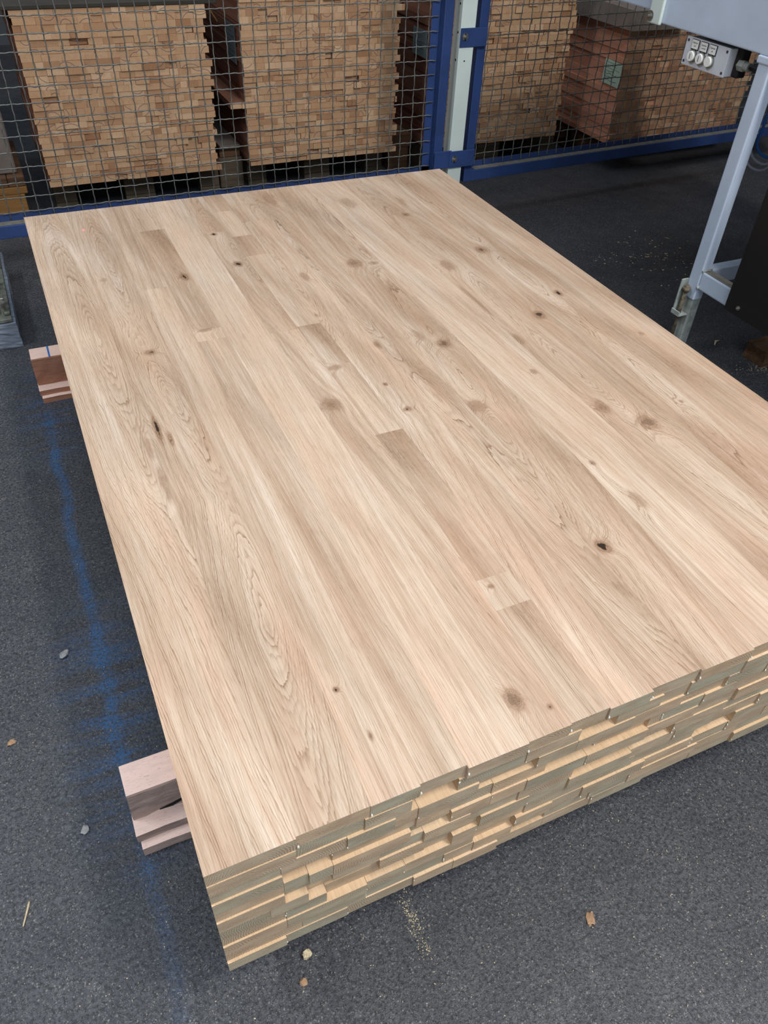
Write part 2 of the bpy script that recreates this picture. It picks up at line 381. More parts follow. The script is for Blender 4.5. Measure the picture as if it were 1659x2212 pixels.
# ------------------------------------------------------------------ the hall
room_box('floor', (-4.2, 8.2, -5.2, 7.2, -0.1, 0.0), M['floor'])
room_box('wall_back', (-4.2, 8.2, 7.2, 7.35, 0, 5.45), M['wall'])
room_box('wall_left', (-4.35, -4.2, -5.2, 7.2, 0, 5.45), M['wall'])
room_box('wall_right', (8.2, 8.35, -5.2, 7.2, 0, 5.45), M['wall'])
room_box('wall_front', (-4.2, 8.2, -5.35, -5.2, 0, 5.45), M['wall'])
room_box('ceiling', (-4.2, 8.2, -5.2, 7.2, 5.45, 5.55), M['glass_steel'])

# ------------------------------------------------------------------ the oak pile
ZT = 0.475; TH = 0.031; NP = 11; LEN = 2.2531; WID = 1.507
ORD = ['first', 'second', 'third', 'fourth', 'fifth', 'sixth', 'seventh', 'eighth', 'ninth', 'tenth', 'eleventh', 'twelfth', 'thirteenth',
       'fourteenth', 'fifteenth', 'sixteenth', 'seventeenth', 'eighteenth', 'nineteenth', 'twentieth', 'twenty-first', 'twenty-second',
       'twenty-third', 'twenty-fourth', 'twenty-fifth', 'twenty-sixth', 'twenty-seventh', 'twenty-eighth', 'twenty-ninth']
near = [0, .124, .232, .308, .383, .485, .562, .633, .716, .815, .927, 1.06, 1.215, 1.365, WID]
far = [0, .130, .246, .321, .397, .503, .580, .646, .740, .825, .950, 1.090, 1.245, 1.388, WID]
yend = [-.002, .001, .000, .003, -.003, -.001, .001, -.002, .003, -.001, .002, -.002, .002, 0]
# stave joints along each lane (y), tint of each piece, front to back
cuts = {3: [1.292, 1.348, 2.02], 5: [1.270, 1.94], 6: [.236, .31, .772, 1.07, 1.28, 1.737, 1.888, 2.1], 4: [], 2: [1.62], 8: [], 7: [1.99]}
tints = {0: [.26], 1: [.42], 2: [.22, .50], 3: [.44, .02, 1.0, .38], 4: [.0], 5: [.34, .52, .50], 6: [.70, .28, 1.0, .16, .85, .26, .78, .22, .95],
         7: [.26, .50], 8: [.48], 9: [.50], 10: [.12], 11: [.46], 12: [.52], 13: [.58]}
# ring geometry per lane, along y: centre (fraction of the width) and depth below the face (m)
GX = {0: [(0, 1.5), (1.1, .75), (2.3, .5)], 1: [(0, .3), (.7, .9), (1.2, .6), (2.3, .5)], 2: [(0, -2.2), (2.3, -1.5)],
      3: [(0, 2.6), (1.2, 2.0), (2.3, 1.5)], 4: [(0, -3.2), (2.3, -2.4)], 5: [(0, 2.2), (.8, 1.5), (1.7, .4), (2.3, .6)], 6: [(0, 3.2), (2.3, 2.6)],
      7: [(0, -1.6), (.7, -.7), (1.4, .2), (2.3, .2)], 8: [(0, 1.0), (.8, .5), (1.6, .0), (2.3, .3)], 9: [(0, -.5), (.9, .4), (2.3, 1.2)],
      10: [(0, 2.6), (1.2, 2.0), (2.3, 1.5)], 11: [(0, .9), (.7, .4), (1.5, .5), (2.3, .2)], 12: [(0, .0), (.8, .5), (2.3, .5)], 13: [(0, 3.6), (2.3, 3.4)]}
GH = {0: [(0, .045), (.7, .038), (1.05, .022), (1.38, .004), (1.75, .022), (2.3, .045)], 1: [(0, .035), (.35, .010), (.7, .03), (1.1, .006), (1.45, .03), (1.9, .008), (2.3, .03)],
      8: [(0, .04), (.5, .02), (1, .03), (1.3, .008), (2.3, .04)], 9: [(0, .05), (.55, .02), (.85, .006), (1.3, .03), (2.3, .04)],
      12: [(0, .04), (.5, .012), (1.0, .03), (1.35, .010), (1.7, .022), (2.05, .004), (2.3, .02)], 11: [(0, .04), (.5, .03), (.9, .012), (1.6, .03), (2.3, .05)],
      5: [(0, .06), (1.4, .02), (1.75, .008), (2.3, .03)], 7: [(0, .05), (1.1, .03), (1.5, .008), (2.3, .03)]}
# knots: x, y, rx, ry, strength
knots = [(.545, 1.696, .013, .020, 1.0), (.377, 1.667, .013, .026, 1.0), (.534, 1.928, .010, .012, .9), (1.185, 1.881, .014, .016, .6),
 (1.286, 1.541, .020, .026, .7), (.871, 1.587, .024, .032, .55), (.928, 1.567, .012, .012, .45), (1.132, 1.478, .020, .038, .5), (1.349, 1.207, .011, .020, .9),
 (1.225, 1.114, .018, .022, .75), (.906, 1.068, .022, .022, .65), (.202, 1.285, .014, .014, .7), (.684, .948, .006, .008, 1.0), (.688, .836, .011, .011, .8),
 (.532, .914, .026, .030, .55), (.845, .789, .024, .024, .5), (1.180, .590, .024, .034, .6), (1.118, .682, .018, .030, .55), (.150, .965, .007, .055, 1.0), (.168, .92, .006, .03, .8),
 (.838, .297, .018, .018, .9), (.590, .289, .006, .007, .8), (.503, .070, .018, .024, .6), (.548, .038, .005, .006, .7), (.259, .194, .0055, .006, 1.0),
 (.970, .513, .007, .010, .7), (.987, .379, .012, .03, .35), (.741, 1.122, .008, .02, .55), (1.04, 2.041, .024, .05, .3), (.793, 2.17, .02, .07, .45),
 (1.22, 1.99, .01, .05, .35), (1.05, .87, .008, .012, .5), (.355, 1.345, .018, .008, .5), (1.43, .93, .008, .010, .45), (.86, 1.13, .012, .03, .35),
 (.124, .78, .007, .06, .45), (.120, .90, .008, .04, .35), (.60, 1.06, .02, .012, .4), (1.10, 1.25, .007, .10, .45), (1.10, 1.02, .010, .03, .5), (.70, 1.55, .012, .03, .4),
 (.275, .10, .004, .012, .6), (1.31, .63, .006, .008, .6), (.16, 1.72, .01, .012, .25)]

KN2 = [(a_, b_, c_*.85, d_*.85, e_) for (a_, b_, c_, d_, e_) in knots]
def edge_x(i, y):
    if i == 0: return 0.0
    if i == len(near)-1: return WID
    return far[i]+(near[i]-far[i])*max(0.0, 1-max(y, 0)/0.55)
def smooth1(rnd, n=4, f0=0.8):
    ph = [(rnd.uniform(0, 6.28), f0*(k+1)*rnd.uniform(.8, 1.3), 1.0/(k+1)) for k in range(n)]
    return lambda y: sum(a*math.sin(p+2*PI*f*y) for p, f, a in ph)/1.6

def top_stave(lane, y0, y1, tint, seed):
    rnd = random.Random(seed)
    ks = [k for k in KN2 if edge_x(lane, k[1])-.01 < k[0] < edge_x(lane+1, k[1])+.01 and y0-.1 < k[1] < y1+.1]
    ys = set(np.round(np.linspace(y0, y1, max(2, int((y1-y0)/.022)+1)), 5))
    for k in ks:
        for t in np.linspace(-3.2, 3.2, 23):
            yy = k[1]+t*k[3]
            if y0 < yy < y1: ys.add(round(float(yy), 5))
    ys = sorted(ys); W = far[lane+1]-far[lane]; nx = max(6, int(W/.005))
    gx = GX[lane]; gh = GH.get(lane, [(0, .05), (2.3, .045)]); dfx = rnd.uniform(-1.2, 1.2) if seed % 100 else 0
    n1 = smooth1(rnd, 4, .9); n2 = smooth1(rnd, 3, .5); off = rnd.uniform(0, 900)
    V = []; F = []; KD = []; KC = []; TI = []
    tn1 = smooth1(rnd, 4, 1.3); dec = rnd.uniform(.3, .5) if y1-y0 > .3 else rnd.uniform(.10, .2) if tint > .6 else 9
    for y in ys:
        a, b = edge_x(lane, y), edge_x(lane+1, y); a += .00006; b -= .00006
        fx = float(np.interp(y, [g[0] for g in gx], [g[1] for g in gx]))+dfx
        xc = a+fx*(b-a)+.006*n2(y); h = float(np.interp(y, [g[0] for g in gh], [g[1] for g in gh]))+.004*n1(y)
        for i in range(nx+1):
            x = a+(b-a)*i/nx; R = math.sqrt((x-xc)**2+h*h*1.8+1e-5)*1000
            kd = 9.0; kc = 0.0
            for (kx, ky, rx, ry, s) in ks:
                d2 = ((x-kx)/rx)**2+((y-ky)/ry)**2
                R += 22*math.exp(-d2/4.5)*min(1, rx/.012)
                d = math.sqrt(d2)
                if d < kd: kd = d; kc = s
            fade = math.exp(-(y1-y)/dec) if tint > .6 else 1.0
            u_ = (x-a)/(b-a); tv = tint*(.35+.65*fade) if tint > .6 else tint
            TI.append(min(1, max(0, tv+.20*tn1(y+.25*u_)+.16*math.sin(6*u_+seed+2.2*y))))
            V.append((x, y, 0.0)); F.append(R+off); KD.append(min(kd, 9)); KC.append(kc)
    Fc = []; m_ = nx+1; ny = len(ys)
    for j in range(ny-1):
        for i in range(nx):
            q = j*m_+i; Fc.append((q, q+1, q+m_+1, q+m_))
    # sides and bottom
    base = len(V); t = -TH+.0004
    rim = [(V[0][0], ys[0]), (V[nx][0], ys[0]), (V[(ny-1)*m_+nx][0], ys[-1]), (V[(ny-1)*m_][0], ys[-1])]
    for z in (t, 0.0):
        for (x, y) in rim: V.append((x, y, z)); F.append(off); KD.append(9); KC.append(0); TI.append(tint)
    Fc += [(base, base+3, base+2, base+1)]
    for k in range(4):
        k2 = (k+1) % 4; Fc.append((base+k, base+k2, base+4+k2, base+4+k))
    me = bpy.data.meshes.new('m'); me.from_pydata(V, [], Fc)
    for nm, arr in (('F', F), ('kd', KD), ('kc', KC), ('tint', TI)):
        at = me.attributes.new(nm, 'FLOAT', 'POINT'); at.data.foreach_set('value', np.array(arr, dtype=np.float32))
    setattr_const(me, fig=rnd.uniform(.45, 1.0) if lane not in (0, 1, 8, 11, 12) else 1.0, cx=(rim[0][0]+rim[1][0])/2+rnd.uniform(-.04, .04), cz=rnd.choice((-1, 1))*rnd.uniform(.01, .09))
    return me

def ends_label(k):
    return {0: 'uppermost knotty oak panel of the big pile, its whole pale face showing',
            NP-1: 'lowest oak panel of the big pile, lying on the timber bearers'}.get(
        k, '%s oak panel from the top of the big pile, only its stave ends showing' % ORD[k])

def glue_beads(rnd, pts):
    mes = []
    for (x, y, z, r) in pts:
        mes.append(tube_me([(x, y, z+r*1.6), (x, y-.0006, z+r*.7), (x, y-.0008, z-r*.4), (x, y, z-r*1.3)], [r*.25, r*.8, r, r*.2], 6))
    return join_me(mes)

seams = {1: [.122, .224, .297, .373, .490, .588, .66, .75, .807, .925], 2: [.099, .197, .272, .309, .41, .515, .589, .70, .803, .90],
 3: [.100, .176, .309, .366, .441, .54, .64, .745, .772, .86], 4: [.101, .138, .175, .30, .37, .441, .506, .62, .746, .857],
 5: [.10, .175, .252, .326, .407, .498, .605, .70, .817, .938], 6: [.076, .136, .252, .330, .43, .522, .60, .73, .83, .921],
 7: [.099, .165, .273, .383, .428, .522, .643, .75, .892], 8: [.099, .232, .30, .428, .506, .58, .644, .78, .892, .98], 9: [.123, .232, .374, .43, .506, .576, .67, .756, .915],
 10: [.095, .20, .318, .393, .48, .577, .68, .80, .915]}
recess = {(1, 3): .026, (3, 1): .022, (2, 9): .004, (4, 4): .010, (6, 2): .014, (8, 4): .008, (3, 6): .014, (5, 7): .018, (1, 6): .012, (9, 5): .010, (2, 5): .010, (7, 3): .012}
for k in range(NP):
    zt = ZT-TH*k
    P = empty('oak_panel', (0, 0, zt), ends_label(k), 'wood panel', 'oak panels stacked in the big pile')
    rnd = random.Random(500+k); beads = []
    if k == 0:
        for lane in range(14):
            cs = [yend[lane]]+cuts.get(lane, [])+[LEN]; tt = tints[lane]
            for j in range(len(cs)-1):
                link('stave', top_stave(lane, cs[j]+(0.0001 if j else 0), cs[j+1], tt[j % len(tt)], lane*100+j), M['oak'], P)
            if lane: beads.append((near[lane]+.0015, min(yend[lane-1], yend[lane])-.0006, -rnd.uniform(.012, .024), .0018))
        ld = link('laser_spot', join_me([cyl_me((.161, 2.091, 0.0003), (.161, 2.091, 0.0006), .0035, 12)]), M['laser'], P)
        ld['label'] = 'tiny red laser spot'
    else:
        s = list(seams[k]); x = s[-1]
        while True:
            x += rnd.uniform(.06, .125)
            if x > WID-.05: break
            s.append(x)
        xs = [0.0]+s+[WID]
        shift = (-.0018, .0)[k % 2]+rnd.uniform(-.001, .001)
        for j in range(len(xs)-1):
            ye = shift+rnd.choice((-.0028, -.0015, -.0005, .0, .001, .002))+rnd.uniform(-.0008, .0008)
            if j == 0: ye = (0, -.0035, .0, -.003, -.0005, -.0035, -.0035, .0, -.003, -.0005, -.005)[k]
            ye = recess.get((k, j), ye)
            if (k, j) not in recess and rnd.random() < .06 and k < NP-1: ye = rnd.uniform(.007, .014)
            me = box_me(xs[j]+.0003, xs[j+1]-.0003, ye, LEN+rnd.uniform(-.006, .004), -TH+.0004, 0)
            c_ = (xs[j]+xs[j+1])/2
            setattr_const(me, F=rnd.uniform(0, 500), kd=9.0, kc=0.0, tint=rnd.uniform(.1, .5), fig=.4, warm=.38, cx=c_+rnd.uniform(-.05, .05), cz=-.015+rnd.choice((-1, 1))*rnd.uniform(.0, .09))
            link('stave', me, M['oak'], P)
            if j and rnd.random() < .55:
                for q in range(rnd.choice((1, 1, 2, 3))): beads.append((xs[j]+rnd.uniform(-.001, .001), ye-.0005, -rnd.uniform(.004, .028), rnd.uniform(.0006, .0014)))
    g = link('glue_bead', glue_beads(rnd, beads), M['glue'], P); g['kind'] = 'stuff'; g['label'] = 'white beads of dried glue in the joints'

# ------------------------------------------------------------------ bearers under the pile
ZB = ZT-TH*NP   # underside of the pile = 0.134
def bearer(y0, y1, zb, mat, lbl, seed, b=.002):
    x0 = -.094
    bm = bmesh.new(); nx = 26; prof = []
    ph = 8; rnd = random.Random(seed)
    h = ZB-.0005-zb
    pr = [(y0+b, zb), (y0+b*.3, zb+h*.25), (y0, zb+h*.6), (y0+.001, ZB-.004), (y0+.003, ZB-.0005), (y1-.003, ZB-.0005), (y1, ZB-.004), (y1, zb+.004), (y1-.004, zb)]
    xs = [x0+.6*i/nx for i in range(nx+1)]+[x0+1.66]
    V = []; Fc = []
    for i, x in enumerate(xs):
        for q, (y, z) in enumerate(pr):
            e = .0025 if i < 10 else .0008
            yy = y+(rnd.uniform(-e, e) if q < 3 else 0); zz = z+(rnd.uniform(-e, e)*.5 if q == 1 else 0)
            xx = x
            if i == 0: xx += rnd.uniform(-.0015, .0015)
            V.append((xx, yy, zz))
        if i:
            m_ = len(pr)
            for q in range(m_):
                q2 = (q+1) % m_; Fc.append(((i-1)*m_+q, i*m_+q, i*m_+q2, (i-1)*m_+q2))
    Fc.append(tuple(range(len(pr)))); n_ = len(xs)-1
    Fc.append(tuple(n_*len(pr)+q for q in range(len(pr)-1, -1, -1)))
    me = bpy.data.meshes.new('m'); me.from_pydata(V, [], Fc)
    return tag(link('timber_bearer', me, mat), lbl, 'timber')
b1 = bearer(.345, .416, .047, M['bearer'], 'thick pinkish beech bearer under the near end of the oak pile', 4)
b2 = bearer(1.962, 2.037, .036, M['bearer_far'], 'thick brown-sided bearer with a blue chalk mark under the far end', 9, .004)
mk = link('chalk_mark', join_me([box_me(-.0395, -.034, 1.964, 2.034, ZB-.0003, ZB+.0003)]), M['cable_blue'], b2); mk['label'] = 'blue chalk line'
crk = link('bark_crack', tube_me([(-.045, .3455, .052), (-.02, .3445, .055), (0.0, .345, .062), (.03, .345, .066)], [.001, .003, .003, .001], 6), M['hole'], b1); crk['label'] = 'dark crack along the lower edge'
def board(x0, x1, y0, y1, z0, z1, mat, lbl, seed, name='packing_board'):
    rnd = random.Random(seed); V = []; Fc = []; nx = 30
    for i in range(nx+1):
        x = x0+(x1-x0)*i/nx; e = .0018
        a = rnd.uniform(-e, e); c = rnd.uniform(-e, e)*.6
        V += [(x, y0+a, z0), (x, y1, z0), (x, y1, z1), (x, y0+a+.001, z1+min(0, c))]
        if i:
            o = (i-1)*4
            for q in range(4): q2 = (q+1) % 4; Fc.append((o+q, o+4+q, o+4+q2, o+q2))
    Fc += [(0, 1, 2, 3), (nx*4+3, nx*4+2, nx*4+1, nx*4)]
    me = bpy.data.meshes.new('m'); me.from_pydata(V, [], Fc)
    return tag(link(name, me, mat), lbl, 'board')
board(-.097, 1.55, .311, .418, .0245, .0465, M['bearer'], 'upper thin packing board under the near beech bearer', 11)
board(-.092, 1.55, .294, .410, .0, .024, M['bearer'], 'lowest rough packing board on the floor under the near bearer', 12)
board(-.096, 1.55, 1.928, 2.045, .0185, .0355, M['bearer_far'], 'upper thin packing board under the far brown bearer', 13)
board(-.092, 1.55, 1.910, 2.035, .0, .018, M['bearer_far'], 'lowest rough packing board on the floor under the far bearer', 14)

# ------------------------------------------------------------------ pallets and beech stacks behind the fence
def pallet(x0, x1, y0, y1, lbl, rz=0, mat='pallet'):
    cx = (x0+x1)/2; W = x1-x0; D = y1-y0
    P = empty('pallet', (cx, y0, 0), lbl, 'pallet', None, rz)
    for i, fx in enumerate((0, .5, 1)):
        bw = .10 if fx != .5 else .145
        bx = -W/2+fx*(W-bw)
        for fy in (0, .5, 1):
            by = fy*(D-.145)
            link('block', bev_me(bx, bx+bw, by, by+.145, .0225, .1, .003, 1), M[mat], P)
        link('bottom_board', box_me(bx, bx+bw, 0, D, .0, .022), M[mat], P)
    for fy in (0, .5, 1):
        by = fy*(D-.145); link('cross_board', box_me(-W/2, W/2, by, by+.145, .1005, .122), M[mat], P)
    for i in range(5):
        bx = -W/2+i*(W-.12)/4; link('deck_board', box_me(bx, bx+.12, 0, D, .1225, .1435), M[mat], P)
    return P

def beech_stack(x0, x1, y, depth, z0, n, th, title, group, mat, seed, wide=None, rz=0.0, jut=.004):
    rnd = random.Random(seed); W = x1-x0
    for k in range(n):
        P = empty('beech_panel', (x0, y, z0+k*th), '%s row from the bottom of %s' % (ORD[k], title), 'wood panel', group)
        xs = [0.0]
        a = rnd.uniform(-.006, .004)
        if wide and k == wide: a = -.075
        xs = [a]; e = W+rnd.uniform(-.022, .008)
        while xs[-1] < e-.075: xs.append(xs[-1]+rnd.choice((rnd.uniform(.03, .06), rnd.uniform(.05, .098))))
        xs.append(e); sh = rnd.uniform(-.003, .003)
        for j in range(len(xs)-1):
            ye = sh+rnd.choice((-1, 0, 0, 0, 1))*jut+rnd.uniform(-.001, .001)
            if rnd.random() < .03: ye += .012
            me = box_me(xs[j]+.0002, xs[j+1]-.0002, ye, depth, 0.0, th-.0003)
            c_ = (xs[j]+xs[j+1])/2; pen = rnd.random() < .3
            an = rnd.uniform(0, 6.28); rr = rnd.uniform(.02, .06)
            if pen: setattr_const(me, cx=c_+rr*math.cos(an), cz=th/2+rr*math.sin(an), cr=rr)
            else: setattr_const(me, cx=0, cz=0, cr=9.0)
            link('stave', me, M[mat], P)
beech_stack(.150, .950, 3.47, .80, .1445, 26, .0267, 'the leftmost beech stack behind the fence', 'beech panels in the leftmost stack', 'beech', 1)
beech_stack(1.100, 1.898, 3.47, .80, .1445, 28, .0267, 'the second beech stack from the left behind the fence', 'beech panels in the second stack', 'beech', 2, wide=10)
beech_stack(2.085, 2.915, 3.45, .80, .1445, 28, .0267, 'the beech stack right of the pale fence post', 'beech panels in the third stack', 'beech', 3, jut=.006)
beech_stack(3.112, 4.06, 3.22, .95, .1445, 21, .0267, 'the reddish stack furthest right, with the green paper', 'beech panels in the rightmost stack', 'beech_red', 4, jut=.003)
pallet(.160, .965, 3.60, 4.36, 'grey wooden pallet under the leftmost beech stack')
pallet(1.125, 1.895, 3.62, 4.32, 'dark wooden pallet under the second beech stack from the left')
pallet(2.10, 3.00, 3.57, 4.30, 'wooden pallet under the stack right of the pale post', 0, 'pallet')
pallet(3.16, 4.05, 3.48, 4.16, 'wooden pallet under the reddish stack at the far right', 0, 'brown_block')  # darker wood chosen here to paint in the black shade under the stack

def sheet_thing(name, me, mat, lbl, cat): return tag(link(name, me, mat), lbl, cat)
# cover boards
sheet_thing('cover_board', bev_me(.08, 1.0, 3.462, 4.25, .8395, .855, .002, 1), M['cover'], 'grey-brown cover board lying on the leftmost beech stack', 'board')
cb = sheet_thing('cover_board', bev_me(3.06, 3.42, 3.16, 4.35, .7055, .80, .003, 1), M['cardboard'], 'thick grey-brown board lying on top of the reddish stack', 'board')
# papers on the left faces of stacks
def paper_on_side(x, yc, zc, wy, hz, mat, lbl, seed, tilt=0.0):
    rnd = random.Random(seed)
    P = empty('paper_label', (x, yc, zc), lbl, 'label')
    P.rotation_euler = (tilt, 0, 0)
    link('sheet', box_me(-.0010, -.0002, -wy/2, wy/2, -hz/2, hz/2), M[mat], P)
    mes = []
    for i in range(7):
        z = hz/2-.012-i*(hz-.02)/7; y = wy/2-.014; pts = []
        L = rnd.uniform(.4, .85)*wy
        for q in range(12): pts.append((-.0014, y-L*q/11, z+rnd.uniform(-1, 1)*(.0045 if i > 2 else .0012)))
        mes.append(tube_me(pts, .0009 if i > 2 else .0005, 4))
    link('handwriting', join_me(mes), M['ink'], P)
    return P
paper_on_side(3.1035, 3.205+.09, .487, .15, .115, 'paper', 'pale green paper label on the side of the reddish stack', 3, .02)
paper_on_side(2.0775, 3.60, .62, .16, .12, 'greypaper', 'grey-green paper on the side of the stack behind the blue fence frame', 5)
paper_on_side(1.0925, 3.62, .66, .15, .16, 'greypaper', 'shaded grey paper on the side of the second beech stack', 6)

# left load of timbers behind the fence
for i, (x0, x1, z0, z1, mat, lbl) in enumerate([
    (-.10, .030, .046, .146, 'yellow', 'thick yellow timber block at the bottom left behind the fence'),
    (-.115, .045, .1465, .178, 'yellow', 'thin yellow slat resting on the yellow timber block'),
    (-.115, -.028, .1785, .222, 'brown_block', 'brown timber end lying left on the yellow slat'),
    (-.026, .045, .1785, .222, 'brown_block', 'brown timber end lying right on the yellow slat')]):
    sheet_thing('timber_block', bev_me(x0, x1, 3.42, 3.95, z0, z1, .003, 1), M[mat], lbl, 'timber')
sheet_thing('wood_offcut', bev_me(-.085, .018, 3.43, 3.9, .0, .0455, .003, 1), M['brown_block'], 'dark brown foot under the yellow timber block', 'timber')
# sagging cardboard on the timbers
bm = bmesh.new()
pts = [(-.30, 3.40, .235), (-.06, 3.38, .262), (.02, 3.40, .300), (.035, 3.42, .226), (.035, 3.95, .226), (.035, 3.95, .44), (-.02, 3.42, .44), (-.30, 3.42, .44)]
me = join_me([box_me(-.32, .028, 3.46, 3.95, .224, .47)])
sheet_thing('cardboard_box', bev_me(-.32, .022, 3.46, 3.95, .2235, .45, .006, 1), M['cardboard'], 'sagging grey cardboard box on top of the brown timber ends', 'box')
sheet_thing('wrapped_load', bev_me(-.75, -.13, 3.97, 4.8, .002, .95, .02, 2), M['shade_wrap'], 'wrapped load at the far left behind the fence, coloured near black for deep shade', 'load')
sheet_thing('wooden_prop', bev_me(-.20, -.118, 3.40, 3.6, .0, .14, .004, 1), M['bearer'], 'pale upright wood end at the very left behind the fence', 'timber')
# pieces in the gap between the first two stacks
sheet_thing('loose_board', bev_me(.985, 1.09, 3.60, 4.2, .195, .212, .002, 1), M['cardboard'], 'loose grey board lying in the gap between the two left stacks', 'board')
sheet_thing('timber_block', bev_me(.985, 1.092, 3.62, 4.2, .150, .1945, .003, 1), M['brown_block'], 'brown timber in the gap between the two left stacks', 'timber')
sheet_thing('concrete_block', bev_me(.975, 1.10, 3.61, 3.85, .0, .1495, .006, 1), M['pallet'], 'grey block standing under the timber between the two left stacks', 'block')
sheet_thing('timber_block', bev_me(1.925, 2.06, 3.60, 4.1, .115, .185, .003, 1), M['brown_block'], 'brown timber in the gap left of the blue fence frame', 'timber')
sheet_thing('timber_block', bev_me(1.93, 2.045, 3.60, 3.95, .0, .1145, .003, 1), M['brown_block'], 'upright brown wood block under the timber beside the fence frame', 'timber')
sheet_thing('wood_strip', tube_me([(.957, 3.5, .84), (1.005, 3.50, .765)], .004, 4), M['yellow'], 'short pale wood strip poking out beside the top of the leftmost stack', 'strip')

# ------------------------------------------------------------------ the fence
PT = .0553
def wire_me(axis, L, phase, r=.0024, amp=.0026, n_per=6):
    n = int(L/PT*n_per)+1; pts = []
    for i in range(n+1):
        t = L*i/n; o = amp*math.cos(PI*t/PT+phase)
        # crimp: also a small in-plane ripple
        rip = .0009*math.sin(2*PI*t/PT*1.5)
        pts.append((t, o, rip) if axis == 'x' else (rip, o, t))
    return tube_me(pts, r, 5)
def fence(name, org, rz, x0, x1, label, xw0, zw0, stiles, seed):
    """panel in local coords: x along the fence, z up; tube faces at y=0"""
    Fn = empty(name, org, label, 'fence', 'blue framed mesh fence panels', rz)
    zb, zt = .159, 1.62
    link('bottom_rail', bev_me(x0, x1, 0, .043, zb, zb+.051, .003, 2), M['blue'], Fn)
    link('flange', box_me(x0+.04, x1-.04, .0435, .0475, zb+.02, zb+.078), M['blue'], Fn)
    d = link('dust_layer', box_me(x0+.062, x1-.05, .004, .043, zb+.0512, zb+.0525), M['dust'], Fn); d['label'] = 'grey dust settled on the bottom rail'
    link('top_rail', bev_me(x0, x1, 0, .043, zt-.05, zt, .003, 2), M['blue'], Fn)
    link('stile', bev_me(x0, x0+.046, -.0004, .0434, zb+.0, zt+.0005, .003, 2), M['blue'], Fn)
    link('stile', bev_me(x1-.046, x1, -.0004, .0434, zb+.0, zt+.0005, .003, 2), M['blue'], Fn)
    link('stile_flange', box_me(x0+.04, x0+.075, .0435, .047, zb+.03, zt-.02), M['blue'], Fn)
    link('stile_flange', box_me(x1-.084, x1-.04, .0435, .047, zb+.03, zt-.02), M['blue'], Fn)
    yw = .036
    zs = zb+.060; Lv = zt-.03-zs
    v = [wire_me('z', Lv, 0), wire_me('z', Lv, PI)]
    hx0 = x0+.050; Lh = x1-.052-hx0
    ph0 = PI*(hx0-xw0)/PT
    hm = [wire_me('x', Lh, ph0+PI), wire_me('x', Lh, ph0)]
    i = 0; x = xw0
    while x-PT > x0+.052: x -= PT; i -= 1
    while x < x1-.055:
        # phase so that the vertical passes alternately before and behind
        link('mesh_wire', v[i % 2], M['wire'], Fn, (x, yw, zs)); x += PT; i += 1
    # horizontals: phase in z is set by zw0 relative to zs
    k = 0; z = zw0
    while z < zt-.055:
        link('mesh_wire', hm[k % 2], M['wire'], Fn, (hx0, yw, z)); z += PT; k += 1
    return Fn
FY = 2.90
fence('mesh_fence', (0, FY, 0), 0, -.62, 1.875, 'blue framed crimped wire mesh fence left of the pale post', -.048, .2445, None, 1)
fence('mesh_fence', (2.004, FY, 0), .056, 0, 2.30, 'blue framed crimped wire mesh fence right of the pale post', .078, .272, None, 2)
# post between the panels
P = empty('fence_post', (1.942, 2.94, 0), 'pale green-white square fence post between the two blue mesh panels', 'post')
link('column', bev_me(-.036, .036, -.052, .012, .008, 1.75, .003, 2), M['post'], P)
link('foot_plate', bev_me(-.06, .06, -.075, .045, 0, .0078, .002, 1), M['post'], P)
for z in (.795, .690, .9): 
    h = link('bolt_hole', cyl_me((-.0363, -.030, z), (-.0355, -.030, z), .005, 14), M['hole'], P)
link('bolt_hole', cyl_me((-.004, -.0523, .688), (-.004, -.0517, .688), .0035, 14), M['hole'], P)
def bracket(x0, x1, z0, z1, y, bolt, lbl):
    B = empty('fence_bracket', ((x0+x1)/2, y, z0), lbl, 'bracket', 'blue bolted fence brackets')
    link('plate', bev_me(x0-(x0+x1)/2, x1-(x0+x1)/2, -.004, 0, 0, z1-z0, .0015, 1), M['blue'], B)
    if bolt:
        bx, bz = bolt
        link('slot', cyl_me((bx-(x0+x1)/2, -.0046, bz-z0-.014), (bx-(x0+x1)/2, -.0046, bz-z0+.014), .0038, 8), M['hole'], B)
        link('bolt', hex_bolt_me((bx-(x0+x1)/2, -.005, bz-z0), (0, -1, 0), .0085), M['steel'], B)
bracket(1.906, 2.040, .741, .814, 2.8875, (1.928, .782), 'upper blue bracket bolted across the pale fence post')
bracket(1.826, 1.915, .240, .318, 2.8875, None, 'lower left blue bracket reaching from the left frame to the post')
bracket(1.905, 2.040, .240, .315, 2.883, (1.929, .280), 'lower right blue bracket with a bolt on the pale fence post')

# ------------------------------------------------------------------ the machine
LX, LY = 2.10, 1.386
G = empty('woodworking_machine', (LX, LY, 0), 'light grey machine with sheet metal housing on square legs right of the oak pile', 'machine')
def L(x, y, z): return (x-LX, y-LY, z)
def mb(name, x0, x1, y0, y1, z0, z1, mat, b=.004, seg=2):
    return link(name, bev_me(x0-LX, x1-LX, y0-LY, y1-LY, z0, z1, b, seg), M[mat], G)
mb('leg', LX, LX+.042, LY, LY+.050, .235, .990, 'machine', .006, 3)
leg2 = mb('leg', LX+.90, LX+.942, LY, LY+.050, .235, .990, 'machine', .006, 3)
mb('cross_tube', LX+.002, LX+.044, .55, LY, .281, .343, 'machine', .005, 2)
mb('cross_tube', LX+.042, LX+.90, LY+.004, LY+.046, .285, .341, 'machine', .005, 2)
d = mb('dust_layer', LX+.006, LX+.040, .60, LY-.004, .3432, .3445, 'dust', .0004, 1); d['label'] = 'brown sawdust on the cross tube'
foot = mb('foot_tube', LX+.006, LX+.046, LY+.006, LY+.048, .012, .262, 'machine_worn', .004, 2)
